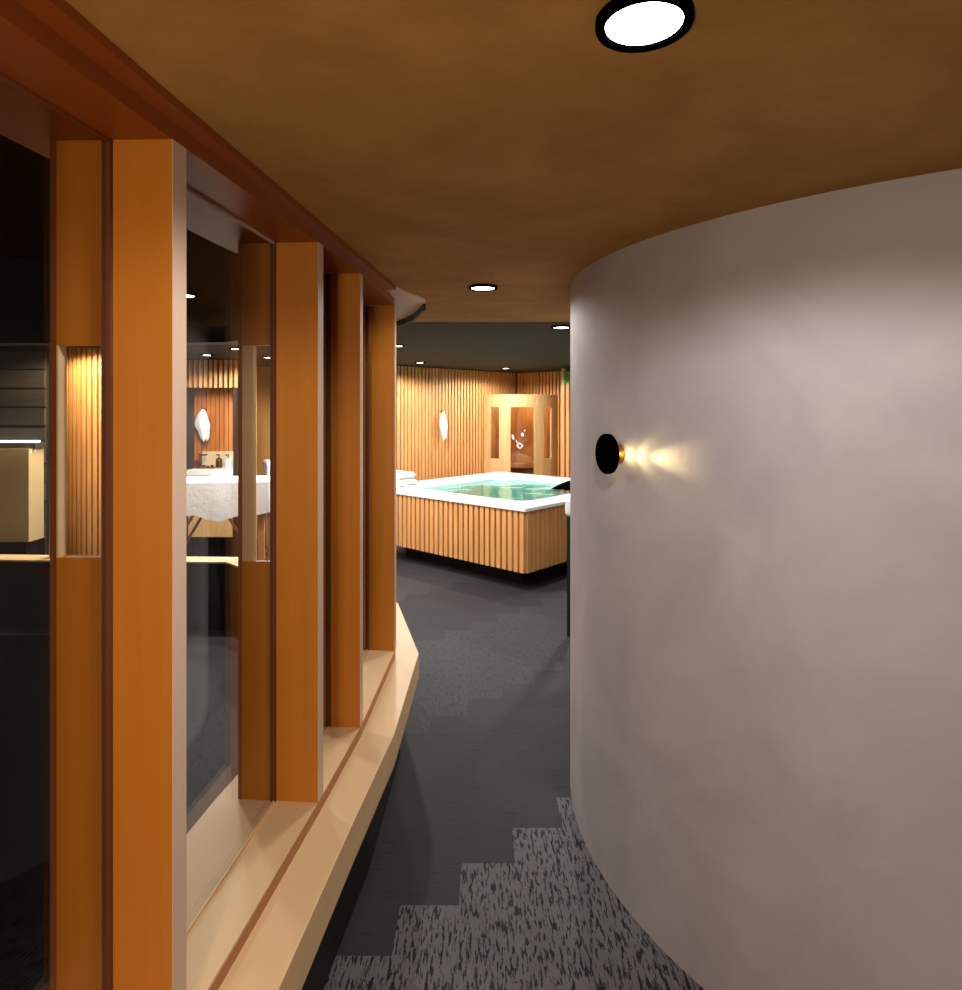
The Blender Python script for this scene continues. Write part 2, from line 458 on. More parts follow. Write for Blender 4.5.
# ------------------------------------------------------------------ far frame of the glazed room
farF = [(-5.6, 5.80), (-3.85, 5.70), (-2.09, 5.62), (-1.68, 5.25), (-.98, 4.35)]
farB = [(-5.6, 5.60), (-3.80, 5.50), (-2.16, 5.44), (-1.82, 5.12), (-1.12, 4.22)]
far = tag(empty('room_divider', (-2.5, 5.6, 0)), 'pale wooden frame at the far side of the glazed room, seen through glass', 'frame')
mb = MB(); mb.strip(farF, farB, ZI - .014, ZI); child(mb, 'sill', M['maple'], far)
mb = MB(); mb.strip(farF, farB, 0, ZI - .0145); child(mb, 'plinth', M['black'], far)
mb = MB(); mb.strip(farF, farB, HI, ZT - .001); child(mb, 'header', M['black'], far)
def far_post(pxa, pxb, d, depth=.14):
    a, b = Vector(ray(pxa, d)), Vector(ray(pxb, d))
    mb = MB(); mb.prism([tuple(a), tuple(b), (b.x - .02, b.y + depth), (a.x - .02, a.y + depth)], ZI, HI)
    child(mb, 'post', M['cabinet'], far)
far_post(241.5, 254, 5.46, .12)
far_post(49, 60, 5.60, .04)

# ------------------------------------------------------------------ hot tub
TS = 2.48
tub = tag(empty('hot_tub', (TC.x, TC.y, 0), math.atan2(V.y, V.x)), 'square white hot tub with slatted wooden sides and teal water', 'hot tub')
# local frame: the parent's x runs along V?  use explicit world points instead
tub.rotation_euler = (0, 0, 0)
A = -V                                             # along the front left side (leftwards, away)
def tp(a, b): 
    p = TC + A * a + U * b
    return (p.x, p.y)
ZR = .90
def ring(inset, z, rad, n=6):
    """rounded square"""
    pts = []
    lo, hi = inset, TS - inset
    for cx, cy, t0 in ((hi - rad, hi - rad, 0), (lo + rad, hi - rad, 90), (lo + rad, lo + rad, 180), (hi - rad, lo + rad, 270)):
        for k in range(n + 1):
            t = math.radians(t0 + 90 * k / n)
            x, y = tp(cx + rad * math.cos(t), cy + rad * math.sin(t))
            pts.append((x, y, z))
    return pts
rings = [ring(.03, ZR - .068, .02), ring(.0, ZR - .066, .025), ring(.0, ZR - .034, .025), ring(.022, ZR - .020, .04), ring(.05, ZR, .06),
         ring(.17, ZR + .004, .14), ring(.215, ZR - .008, .2), ring(.235, ZR - .05, .25), ring(.25, ZR - .16, .25), ring(.28, ZR - .34, .25),
         ring(.62, ZR - .37, .2), ring(.68, ZR - .62, .2)]
mb = MB(); nr = len(rings[0])
vs = [p for r in rings for p in r]; fs = []
for i in range(len(rings) - 1):
    for k in range(nr):
        k2 = (k + 1) % nr
        fs.append((i * nr + k, i * nr + k2, (i + 1) * nr + k2, (i + 1) * nr + k))
fs.append(tuple(range((len(rings) - 1) * nr, len(rings) * nr)))
mb.add(vs, fs)
child(mb, 'shell', M['white'], tub, smooth=True)
mb = MB()
wr = ring(.245, ZR - .075, .25); mb.add(wr + [(p[0], p[1], p[2] - .02) for p in wr], [tuple(range(nr)), tuple(range(nr, 2 * nr))[::-1]] + [(k, (k + 1) % nr, nr + (k + 1) % nr, nr + k) for k in range(nr)])
water = child(mb, 'water', M['water'], tub); tag(water, 'rippled teal water')
ZB = .20
core = [tp(.06, .06), tp(TS - .06, .06), tp(TS - .06, TS - .06), tp(.06, TS - .06)]
mb = MB(); a2 = Vector(tp(.05, .05))
for (s0, s1) in (((.05, .05), (TS - .05, .05)), ((.05, .05), (.05, TS - .05)), ((TS - .05, .05), (TS - .05, TS - .05)), ((.05, TS - .05), (TS - .05, TS - .05))):
    p, q = Vector(tp(*s0)), Vector(tp(*s1)); d = (q - p).normalized()
    ctr = Vector(tp(TS / 2, TS / 2)); nn = Vector((-d.y, d.x))
    if nn.dot(ctr - p) > 0: nn = -nn
    mb = MB()
    mb.prism([tuple(p), tuple(q), tuple(q - nn * .015), tuple(p - nn * .015)], ZB, ZR - .07, 0)
    slat_run(mb, p, d, nn, (q - p).length + .01, ZB, ZR - .07, pitch=.0785, width=.051, depth=.03, m=1, x_start=.0)
    child(mb, 'slat_panel', [M['slat_back'], M['slat']], tub)
mb = MB(); mb.prism([tp(.3, .3), tp(TS - .3, .3), tp(TS - .3, TS - .3), tp(.3, TS - .3)], 0, .26)
child(mb, 'plinth', M['black'], tub)
# black head cushion inside the right-hand rim
mb = MB()
prof = [(0, .012), (.10, .022), (.30, -.005), (.56, -.058), (.54, -.068), (.30, -.05), (.05, -.02)]
base = Vector(tp(.62, TS - .20)); 
vs = []
for a in (0, .36):
    for (r, z) in prof:
        p = base + A * a - U * r
        vs.append((p.x, p.y, ZR - .028 + z))
n_ = len(prof)
fs = [tuple(range(n_)), tuple(range(n_, 2 * n_))[::-1]] + [(k, (k + 1) % n_, n_ + (k + 1) % n_, n_ + k) for k in range(n_)]
mb.add(vs, fs)
hp = child(mb, 'head_cushion', M['black_gloss'], tub, bevel=.008); tag(hp, 'black head cushion sloping to the water')

# ------------------------------------------------------------------ folded towels on the tub's left corner
def folded_towel(name, w, d, h, layers=3):
    """a thick folded towel: rounded fold at +x, layered edge"""
    mb = MB()
    lh = h / layers
    for k in range(layers):
        z = k * lh
        prof = []
        n = 8
        for i in range(n + 1):
            t = -math.pi / 2 + math.pi * i / n
            prof.append((w / 2 - lh * .5 + lh * .5 * math.cos(t), z + lh / 2 + lh * .485 * math.sin(t)))
        for i in range(n + 1):
            t = math.pi / 2 + math.pi * i / n
            prof.append((-w / 2 + lh * .5 + lh * .5 * math.cos(t), z + lh / 2 + lh * .485 * math.sin(t)))
        m_ = len(prof)
        vs = []
        cols = [-.5, -.46, -.2, .1, .3, .46, .5]
        for j, c in enumerate(cols):
            sh = .9 if j in (0, len(cols) - 1) else 1
            for (x, zz) in prof:
                vs.append((x * (.985 if sh < 1 else 1), c * d, z + lh / 2 + (zz - z - lh / 2) * sh + .004 * math.sin(9 * x + 5 * c + k)))
        fs = []
        for j in range(len(cols) - 1):
            for i in range(m_):
                i2 = (i + 1) % m_
                fs.append((j * m_ + i, j * m_ + i2, (j + 1) * m_ + i2, (j + 1) * m_ + i))
        fs += [tuple(range(m_))[::-1], tuple(range((len(cols) - 1) * m_, len(cols) * m_))]
        mb.add(vs, fs)
    return mb
p = TC + A * 2.24 + U * .21
tw = folded_towel('folded_towel', .44, .28, .085, 1).build('folded_towel', M['towel'], None, (p.x, p.y, ZR + .008), math.atan2(V.y, V.x), smooth=True)
tag(tw, 'white folded towel lying directly on the hot tub rim', 'towel', 'towels on the tub rim')
tw2 = folded_towel('folded_towel', .42, .26, .08, 1).build('folded_towel', M['towel'], None, (p.x - .01, p.y, ZR + .097), math.atan2(V.y, V.x) + .05, smooth=True)
tag(tw2, 'white folded towel on top of another towel at the hot tub rim', 'towel', 'towels on the tub rim')

# ------------------------------------------------------------------ corner sauna cabin
SR, SZ = .92, 2.10
sa = tag(empty('sauna_cabin', (CORNER.x, CORNER.y, 0)), 'curved corner sauna cabin of pale wood with glass door and two narrow windows', 'sauna')
SC = CORNER - U * .055 * 0
def sp(th, r):
    p = CORNER + (-U) * r * math.cos(th) + V * r * math.sin(th)
    return p
def th_of(px):
    lo, hi = .02, math.pi / 2 - .02
    for _ in range(50):
        mid = (lo + hi) / 2; p = sp(mid, SR)
        if 481 + F * p.x / p.y < px: lo = mid
        else: hi = mid
    return lo
TH0, TH1 = .06, math.pi / 2 - .06
ths = sorted([TH0, TH1] + [th_of(x) for x in (490, 499, 510.5, 534.5, 544, 551.5)])
zs = [0, .10, 1.05, 1.896, SZ - .03]
def arc_cells(mb, t0, t1, z0, z1, r0, r1, n=None, m=0):
    n = n or max(2, int((t1 - t0) / .06))
    Ai = [tuple(sp(t0 + (t1 - t0) * k / n, r0)) for k in range(n + 1)]
    Bo = [tuple(sp(t0 + (t1 - t0) * k / n, r1)) for k in range(n + 1)]
    mb.strip(Ai, Bo, z0, z1, m)
mb = MB()
for i in range(len(ths) - 1):
    win = i in (1, 5); door = i == 3
    if win:
        arc_cells(mb, ths[i], ths[i + 1], 0, zs[2], SR - .06, SR); arc_cells(mb, ths[i], ths[i + 1], zs[3], zs[4], SR - .06, SR)
    elif door:
        arc_cells(mb, ths[i], ths[i + 1], 0, zs[1], SR - .06, SR); arc_cells(mb, ths[i], ths[i + 1], zs[3], zs[4], SR - .06, SR)
    else:
        arc_cells(mb, ths[i], ths[i + 1], 0, zs[4], SR - .06, SR)
child(mb, 'front_wall', M['cabinet'], sa)
for i in (1, 5):
    mb = MB(); arc_cells(mb, ths[i] + .003, ths[i + 1] - .003, zs[2] + .002, zs[3] - .002, SR - .045, SR - .038)
    child(mb, 'window_pane', M['tint_glass'], sa)
mb = MB(); arc_cells(mb, ths[3] + .004, ths[4] - .004, zs[1] + .004, zs[3] - .004, SR - .04, SR - .032)
door = child(mb, 'glass_door', M['tint_glass'], sa)
# white emblem on the door glass
def emblem_quad(mb, u0, z0, pts):
    """pts in metres on the door's tangent plane"""
    tm = (ths[3] + ths[4]) / 2
    c = sp(tm, SR - .0315); n3 = (c - CORNER).normalized(); t3 = Vector((-n3.y, n3.x))
    if t3.x < 0: t3 = -t3
    vs = []
    for off in (0, .003):
        for (u, z) in pts:
            q = c + t3 * (u0 + u) + n3 * (off + .004)
            vs.append((q.x, q.y, z0 + z))
    k = len(pts)
    mb.add(vs, [tuple(range(k)), tuple(range(k, 2 * k))[::-1]] + [(a, (a + 1) % k, k + (a + 1) % k, k + a) for a in range(k)])
ex = lambda px: (px - 522.5) * 10.48 / F
ez = lambda py: hz(py, 10.48)
dia = [(519.5, 442), (523.8, 445.5), (520, 449), (516.2, 445.5)]
def mark(mb, name):
    o = child(mb, name, M['frost'], sa); o.parent = door; o.location = (0, 0, 0)
    tag(o, 'white emblem mark on the door glass')
mb = MB()
oq = [(ex(x), ez(y)) for x, y in dia]; cx_ = sum(p[0] for p in oq) / 4; cz_ = sum(p[1] for p in oq) / 4
iq = [(cx_ + (p[0] - cx_) * .55, cz_ + (p[1] - cz_) * .55) for p in oq]
tm = (ths[3] + ths[4]) / 2; c_ = sp(tm, SR - .0275); n3 = (c_ - CORNER).normalized(); t3 = Vector((-n3.y, n3.x))
if t3.x < 0: t3 = -t3
vs = []
for off in (0, .003):
    for q in (oq, iq):
        for (u, z) in q:
            w_ = c_ + t3 * u + n3 * off; vs.append((w_.x, w_.y, z))
fs = []
for i in range(4):
    j = (i + 1) % 4
    fs += [(i, j, 4 + j, 4 + i), (8 + i, 12 + i, 12 + j, 8 + j), (i, 8 + i, 8 + j, j), (4 + i, 4 + j, 12 + j, 12 + i)]
mb.add(vs, fs); mark(mb, 'emblem_diamond')
def petal(px, py, w, h, tilt):
    mb = MB(); pts = []
    for k in range(12):
        t = 2 * math.pi * k / 12
        x, z = w * math.cos(t), h * math.sin(t)
        pts.append((ex(px) + x * math.cos(tilt) - z * math.sin(tilt), ez(py) + x * math.sin(tilt) + z * math.cos(tilt)))
    emblem_quad(mb, 0, 0, pts); mark(mb, 'emblem_petal')
petal(513.0, 437, .018, .045, .3); petal(522.5, 434.5, .022, .034, .3); petal(524.8, 430.5, .010, .016, -.4); petal(516.8, 441.5, .009, .035, .5)
mb = MB()
rp = [tuple(CORNER - U * .05 + V * .05)] + [tuple(sp(TH0 + (TH1 - TH0) * k / 20, SR + .006)) for k in range(21)]
mb.prism(rp, SZ - .03, SZ); child(mb, 'roof', M['cabinet'], sa)
mb = MB()
bp_ = [tuple(CORNER - U * .06 + V * .06), tuple(sp(.12, .5)), tuple(sp(math.pi / 4, .48)), tuple(sp(math.pi / 2 - .12, .5))]
mb.prism(bp_, .86, .93); child(mb, 'bench', M['cabinet'], sa)
mb = MB(); mb.tube((sp(ths[4] - .05, SR + .02).x, sp(ths[4] - .05, SR + .02).y, 1.0), (sp(ths[4] - .05, SR + .02).x, sp(ths[4] - .05, SR + .02).y, 1.03), .012)
hd = child(mb, 'handle', M['chrome'], sa); hd.parent = door; hd.location = (0, 0, 0)

for (dv, sd) in ((-U, V), (V, -U)):
    mb = MB(); p0 = CORNER + sd * .04; q = [p0 + dv * .05, p0 + dv * .84, p0 + dv * .84 + sd * .012, p0 + dv * .05 + sd * .012]
    mb.prism([tuple(t) for t in q], .02, SZ - .04); child(mb, 'inner_lining', M['cabinet'], sa)
sl = bpy.data.lights.new('cabin_lamp', 'POINT'); sl.energy = 6; sl.color = (1, .8, .55); sl.shadow_soft_size = .03
slo = bpy.data.objects.new('cabin_lamp', sl); COL.objects.link(slo); slo.parent = sa
sq = sp(math.pi / 4, .55); slo.location = (sq.x - CORNER.x, sq.y - CORNER.y, 1.95)
# ------------------------------------------------------------------ hanging robes
def hanging_cloth(w, h, seed):
    rnd = random.Random(seed)
    mb = MB(); nz, nt = 22, 28
    ph = [rnd.uniform(0, 6.28) for _ in range(4)]
    vs = []
    for i in range(nz + 1):
        t = i / nz
        keys = [(0, .12), (.06, .34), (.18, .62), (.36, .86), (.5, 1.0), (.6, .96), (.68, .78), (.84, .66), (.94, .5), (1, .22)]
        for (ta_, pa_), (tb_, pb_) in zip(keys, keys[1:]):
            if ta_ <= t <= tb_ + 1e-9: prof = pa_ + (pb_ - pa_) * (t - ta_) / (tb_ - ta_); break
        hw = w / 2 * prof; dp = w * .17 * (.45 + .55 * prof)
        for k in range(nt):
            a = 2 * math.pi * k / nt
            fold = 1 + .10 * math.sin(5 * a + ph[0] + 2 * t) * min(1, t * 2)
            x = hw * math.cos(a) * fold + .09 * w * math.sin(4.4 * t + ph[1])
            y = dp * math.sin(a) * (1 + .28 * math.sin(6 * a + ph[2]) * t)
            z = -h * t + .05 * h * math.sin(2 * a + ph[3]) * t * t
            vs.append((x, y, z))
    fs = []
    for i in range(nz):
        for k in range(nt):
            k2 = (k + 1) % nt
            fs.append((i * nt + k, i * nt + k2, (i + 1) * nt + k2, (i + 1) * nt + k))
    fs += [tuple(range(nt))[::-1], tuple(range(nz * nt, (nz + 1) * nt))]
    mb.add(vs, fs)
    return mb
def robe(p, nrm, w, h, seed, label):
    """p: wall point (x, y, z of hook); nrm: into the room"""
    rz = math.atan2(nrm.y, nrm.x) + math.pi / 2
    r = tag(empty('hanging_towel', p, rz), label, 'towel')
    hanging_cloth(w, h, seed).build('cloth', M['towel'], r, (0, -.055 - w * .17, .0), 0, smooth=True)
    mb = MB(); mb.tube((0, 0.0, -.01), (0, -.075 - w * .1, .005), .007); mb.build('hook', M['black_gloss'], r)
    return r
N1 = Vector((U.y, -U.x))
ps = -.655
pw = W0 + U * ps + N1 * .031
robe((pw.x, pw.y, hz(411, pw.y)), N1, .165, .43, 3, 'white towel hanging on the slatted wall left of the sauna')

# ------------------------------------------------------------------ hanging plant at the column's top
pp = Vector(ray(569.5, 9.6))
pl = tag(empty('hanging_plant', (pp.x, pp.y, ZT)), 'green trailing plant hanging from the ceiling beside the round wall', 'plant')
mb = MB(); mb.lathe([(.06, -.001), (.085, -.01), (.075, -.06), (.05, -.075)], 16); mb.build('pot', M['black'], pl)
mb = MB()
for k in range(26):
    a = random.uniform(0, 6.28); r = random.uniform(.03, .10); z = -random.uniform(.03, .22)
    c = Vector((r * math.cos(a), r * math.sin(a), z)); d = Vector((math.cos(a) * .5, math.sin(a) * .5, -1)).normalized()
    s = d.cross(Vector((0, 0, 1))).normalized(); l, w_ = .09, .022
    nn = s.cross(d) * .004
    o_ = [c, c + d * l * .4 + s * w_, c + d * l, c + d * l * .4 - s * w_]
    mb.add([v + nn for v in o_] + [v - nn for v in o_], [(0, 1, 2, 3), (7, 6, 5, 4)] + [(i, (i + 1) % 4, 4 + (i + 1) % 4, 4 + i) for i in range(4)])
mb.build('foliage', M['leaf'], pl)

# ------------------------------------------------------------------ massage tables
def massage_table(loc, rz, length, width, top, thick, drape, legmat, label, group=None, inset=.07):
    r = tag(empty('massage_table', loc, rz), label, 'massage table', group)
    mb = MB(); mb.box(-length / 2, length / 2, -width / 2, width / 2, top - thick, top)
    c = mb.build('cushion', M['towel'], r, bevel=.035, seg=4)
    if drape:
        mb = MB()
        n = 40; vs = []
        per = []
        for (x0, y0, x1, y1) in ((-1, -1, 1, -1), (1, -1, 1, 1), (1, 1, -1, 1), (-1, 1, -1, -1)):
            for k in range(n // 4):
                t = k / (n // 4)
                per.append(((x0 + (x1 - x0) * t) * (length / 2 + .012), (y0 + (y1 - y0) * t) * (width / 2 + .012)))
        for k, (x, y) in enumerate(per): vs.append((x, y, top + .004))
        for k, (x, y) in enumerate(per):
            s = 1.02 + .015 * math.sin(k * 1.3)
            vs.append((x * s, y * s, top - drape + .035 * math.sin(k * .8) + .02 * math.sin(k * 1.9)))
        for k, (x, y) in enumerate(per):
            s = .995 + .015 * math.sin(k * 1.3)
            vs.append((x * s * .99, y * s * .99, vs[n + k][2] + .002))
        for k, (x, y) in enumerate(per): vs.append((x * .985, y * .985, top - .002 + .004))
        fs = [tuple(range(n))]
        for j in range(3):
            fs += [(j * n + k, j * n + (k + 1) % n, (j + 1) * n + (k + 1) % n, (j + 1) * n + k) for k in range(n)]
        fs.append(tuple(range(3 * n, 4 * n))[::-1])
        mb.add(vs, fs)
        tag(mb.build('sheet', M['towel'], r, smooth=True), 'white sheet draped over the table')
    t2 = top - thick
    for sx in (-1, 1):
        for sy in (-1, 1):
            mb = MB(); x, y = sx * (length / 2 - inset), sy * (width / 2 - inset)
            mb.box(x - .03, x + .03, y - .03, y + .03, 0, t2 - .001)
            mb.build('leg', legmat, r)
    for sy in (-1, 1):
        for sx in (-1, 1):
            mb = MB(); y = sy * (width / 2 - .07)
            mb.tube((sx * (length / 2 - .09), y, .25), (sx * .06, y, t2 - .03), .014)
            mb.build('brace', legmat, r)
    return r
tc_ = TC + U * (-.72 + .925) + V * (.96 + .35)
massage_table((tc_.x, tc_.y, 0), math.atan2(U.y, U.x), 1.85, .70, 1.15, .16, 0, M['black'], 'white padded couch on dark legs right of the hot tub, behind the round wall', inset=.05)
ta = ray(212, 6.75)
massage_table((ta[0] + .05, ta[1], 0), .12, 1.15, .6, hz(483, 6.45), .12, .34, M['leg_wood'], 'white sheet-draped massage table in front of the vanity, seen through glass')
tb = ray(268, 8.6)
massage_table((tb[0] + .45, tb[1] + .25, 0), .45, 1.1, .5, hz(462, 8.4), .22, 0, M['leg_wood'], 'uncovered white massage table with braced wooden legs, seen through glass')

# ------------------------------------------------------------------ vanity wall seen through the glass
VD = 8.0
xa, xb = ray(183, VD)[0], ray(243, VD)[0]
mb = MB(); mb.box(xa - .1, xb, VD + .35, VD + .43, 0, ZT)
wv = tag(mb.build('wall_vanity', M['slat_back']), kind='structure')
mb = MB(); slat_run(mb, Vector((xa - .1, VD + .35)), Vector((1, 0)), Vector((0, -1)), xb - xa + .1, 1.2, ZT - .3, pitch=.058, width=.050, depth=.02)  # slats and towel built in place of a mirror's reflection
mb.build('slat_cladding', M['slat_dark'], wv)
# coarse slatted bulkhead above
bk = tag(empty('slatted_bulkhead', ((xa + xb) / 2, VD + .2, 2.13)), 'coarse slatted wooden bulkhead above the vanity, seen through glass', 'bulkhead')
mb = MB(); mb.box(xa - .1, xb, VD + .10, VD + .348, 2.135, ZT - .002); child(mb, 'core', M['dark_frame'], bk)
mb = MB(); slat_run(mb, Vector((xa - .1, VD + .099)), Vector((1, 0)), Vector((0, -1)), xb - xa + .1, 2.14, ZT - .01, pitch=.064, width=.03, depth=.05)
child(mb, 'slats', M['slat'], bk)
va = tag(empty('vanity_unit', ((xa + xb) / 2, VD + .1, 0)), 'light oak vanity unit with white marble top, seen through glass', 'vanity')
x2, x3 = ray(192.5, VD)[0], ray(236, VD)[0]
mb = MB(); mb.box(x2, x3, VD - .12, VD + .325, hz(535, VD), hz(474.5, VD)); child(mb, 'cabinet', M['cabinet'], va)
mb = MB(); mb.box(x2 - .01, x3 + .01, VD - .14, VD + .325, hz(474.5, VD) + .001, hz(469, VD)); child(mb, 'marble_top', M['marble'], va)
mb = MB(); mb.box(x2 - .01, x3 + .01, VD + .30, VD + .325, hz(469, VD) + .001, hz(453, VD)); child(mb, 'backsplash', M['cream'], va)
mb = MB(); bx_ = ray(228, VD)[0]
mb.box(bx_ - .14, bx_ + .1, VD - .20, VD - .141, hz(476, VD), hz(470, VD)); child(mb, 'basin_front', M['white'], va, bevel=.01)
mb = MB(); mb.box(x2, x3, VD + .1, VD + .32, 0, hz(535, VD) - .001); child(mb, 'plinth', M['black'], va)
fz = hz(469, VD)
mb = MB(); mb.box(x2 - .055, x2 - .012, VD - .12, VD + .08, 0.0, 2.12); tag(mb.build('upright_post', M['black']), 'slim black upright at the left end of the vanity, seen through glass', 'post')
mb = MB(); mb.box(x3 + .012, x3 + .05, VD - .12, VD + .08, 0.0, 2.12); tag(mb.build('upright_post', M['black']), 'slim black upright at the right end of the vanity, seen through glass', 'post')
rp_ = ray(206.5, VD + .33)
robe((rp_[0], VD + .329, hz(409, VD + .25)), Vector((0, -1)), .19, .40, 11, 'white towel built as a mirror reflection above the vanity, seen through glass')
def pump_bottle(px, dy, r, h, mat, label):
    x = ray(px, VD + dy)[0]
    o = tag(empty('pump_bottle', (x, VD + dy, fz + .0005)), label, 'bottle')
    mb = MB(); mb.lathe([(r, 0), (r, h * .82), (r * .8, h * .92), (r * .35, h)], 20); mb.build('body', mat, o, smooth=True)
    mb = MB(); mb.tube((0, 0, h), (0, 0, h + .045), .008); mb.tube((0, 0, h + .04), (-.04, 0, h + .036), .007); mb.build('pump', M['black'], o)
pump_bottle(219, .18, .040, .125, M['brown_glass'], 'brown pump bottle on the marble vanity top')
pump_bottle(228.5, .15, .044, .125, M['white_plastic'], 'white pump bottle on the marble vanity top')
ty = tag(empty('wooden_tray', (ray(205, VD + .05)[0], VD + .08, fz + .0005)), 'brown wooden tray of toiletries on the marble vanity top', 'tray')
mb = MB(); mb.box(-.10, .10, -.06, .06, 0, .012); mb.build('base', M['slat_back'], ty)
for k in range(4):
    mb = MB(); mb.tube((-.075 + .05 * k, 0, .013), (-.075 + .05 * k, 0, .035 + .008 * (k % 2)), .02); mb.build('pot', M['brown_glass'], ty)
x = ray(200, VD + .2)[0]
fa = tag(empty('faucet', (x, VD + .2, fz + .0005)), 'dark faucet on the marble vanity top left of the bottles', 'faucet')
mb = MB(); mb.tube((0, 0, 0), (0, 0, .16), .012); mb.tube((0, 0, .155), (.10, -.03, .165), .010); mb.build('spout', M['brown_glass'], fa)
mb = MB(); mb.tube((0, 0, .16), (-.03, 0, .18), .006); mb.build('lever', M['brown_glass'], fa)

# curved slatted wall seen through the first pane
cw = tag(empty('slatted_screen', ray(84, 6.5) + (0,)), 'curved slatted wooden screen seen through the nearest glass pane', 'screen')
mbb, mbs = MB(), MB()
pa, pb = Vector(ray(56, 6.6)), Vector(ray(112, 6.45))
nS = 13
pts = []
for k in range(nS + 1):
    t = k / nS
    p = pa + (pb - pa) * t
    p.y -= .12 * math.sin(math.pi * t)
    pts.append(p)
mbb.strip([tuple(p + Vector((0, .06))) for p in pts], [tuple(p + Vector((0, .02))) for p in pts], 0, ZT - .002)
child(mbb, 'backing', M['slat_back'], cw)
for k in range(nS):
    a, b = pts[k], pts[k] + (pts[k + 1] - pts[k]) * .62
    mbs.prism([tuple(a + Vector((0, .019))), tuple(b + Vector((0, .019))), tuple(b - Vector((0, .02))), tuple(a - Vector((0, .02)))], .02, ZT - .01)
child(mbs, 'slats', M['slat'], cw)
# dim boarded wall with lit niche behind the first pane
q0, q1 = ray(-60, 6.3), ray(45, 6.3)
bd = tag(empty('boarded_wall_panel', (q0[0], 6.3, 0)), 'dark horizontally boarded panel behind the leftmost glass pane', 'panel')
mb = MB(); mb.box(q0[0], q1[0], 6.32, 6.38, 0, ZT - .002); child(mb, 'backing', M['dim_paint'], bd)
mb = MB()
for k in range(13):
    z = .05 + k * .185
    mb.box(q0[0], q1[0], 6.30 - .012 * (k % 2), 6.319, z, z + .172)
child(mb, 'boards', M['dark_wall'], bd)
cb = tag(empty('linen_cabinet', (ray(10, 6.1)[0], 6.1, 0)), 'pale linen-fronted cabinet under a thin white light strip, seen through glass', 'cabinet')
c0, c1 = ray(-50, 6.05)[0], ray(28, 6.05)[0]
mb = MB(); mb.box(c0, c1, 6.06, 6.27, .62, hz(449, 6.05)); child(mb, 'body', M['linen'], cb)
mb = MB(); mb.box(c0, c1 + .03, 6.10, 6.27, hz(449, 6.05) + .0005, hz(443.5, 6.05)); child(mb, 'top_board', M['dark_wall'], cb)
mb = MB(); mb.box(c0 + .02, c1 - .04, 6.08, 6.25, 0, .619); child(mb, 'base', M['black'], cb)
mb = MB(); mb.box(c0, ray(25, 6.05)[0], 6.20, 6.26, hz(443.5, 6.05) + .0005, hz(443.5, 6.05) + .02); 
tag(mb.build('light_strip', M['led']), 'thin white light strip above the linen-fronted cabinet', 'lamp')

# ------------------------------------------------------------------ wall lamp
ang = None
best = 1e9
for k in range(2000):
    t = math.pi * .5 + math.pi * k / 2000
    x, y = CC[0] + CR * math.cos(t), CC[1] + CR * math.sin(t)
    if (x - 0) * (CC[0] - x) + (y - 0) * (CC[1] - y) <= 0: continue
    e = abs(481 + F * x / y - 620)
    if e < best: best, ang = e, t
wn_ = Vector((math.cos(ang), math.sin(ang))); wt = Vector((-wn_.y, wn_.x))
if wt.y > 0: wt = -wt                                   # towards the camera
wp = Vector(CC) + wn_ * CR
LZ = hz(453.5, wp.y)
wl = tag(empty('wall_lamp', (wp.x, wp.y, LZ)), 'round black disc wall lamp glowing on the grey round wall', 'wall lamp')
def disc(mb, c, nrm, r, t, n=40, m=0):
    a = Vector((c.x, c.y, LZ)); b = a + Vector((nrm.x, nrm.y, 0)) * t
    mb.tube(a, b, r, n=n, m=m)
mb = MB(); disc(mb, wp + wn_ * .050, wn_, .077, .014); child(mb, 'shade_disc', M['black_gloss'], wl)
mb = MB(); disc(mb, wp + wn_ * .001, wn_, .036, .0485); child(mb, 'back_plate', M['brass'], wl)
# ------------------------------------------------------------------ lamps
def spot(name, loc, energy, col, size=150, blend=.6, rad=.05, parent=None, rot=(0, 0, 0)):
    l = bpy.data.lights.new(name, 'SPOT'); l.energy = energy; l.color = col
    l.spot_size = math.radians(size); l.spot_blend = blend; l.shadow_soft_size = rad
    o = bpy.data.objects.new(name, l); COL.objects.link(o)
    if parent: o.parent = parent
    o.location = loc; o.rotation_euler = rot
    return o
def downlight(x, y, energy, label, col=(1, .97, .94), size=168, r=.0745, blend=.3, group=None, z=None):
    o = tag(empty('downlight', (x, y, ZT - .014 if z is None else z)), label, 'ceiling light', group)
    mb = MB(); mb.lathe([(r * .80, .0135), (r, .0135), (r, .003), (r * .985, 0), (r * .83, 0), (r * .80, .003)], 48, closed=True)
    mb.build('trim_ring', M['black_gloss'], o, smooth=True)
    mb = MB(); mb.lathe([(r * .795, .0125), (r * .795, .005), (r * .5, .002), (.002, .001)], 48)
    mb.build('lens', M['lens'], o, smooth=True)
    spot('lamp', (0, 0, -.012), energy, col, size, blend, .045, o)
    return o
WARM = (1, .62, .28)
E_ROOM = 200
downlight(.253, .996, 62, 'large near ceiling downlight with black rim above the round wall', size=165)
downlight(.010, 3.21, 20, 'round downlight in the corridor ceiling between cornice tip and round wall')
downlight(.600, 4.8, 90, 'white downlight close beside the round wall edge')
downlight(-.82, 6.25, E_ROOM, 'downlight half hidden behind the fourth post')
downlight(-.818, 8.6, 135, 'small downlight over the left part of the slatted wall')
downlight(.386, 9.86, 120, 'small downlight in front of the sauna cabin')
downlight(1.55, 7.4, 130, 'unseen downlight added above the right side of the hot tub, hidden by the round wall')  # this and the next are added out of view to light the room
downlight(2.3, 8.9, 110, 'unseen downlight added right of the sauna, hidden by the round wall')
downlight(*ray(207, 7.35), 60, 'small downlight just in front of the slatted bulkhead, seen through glass')
downlight(*ray(236, 6.56), 120, 'small downlight over the draped massage table, seen through glass')
downlight(*ray(212, 5.92), 115, 'unseen downlight added close above the front edge of the draped massage table')  # added lamp, brightens the front of the draped sheet
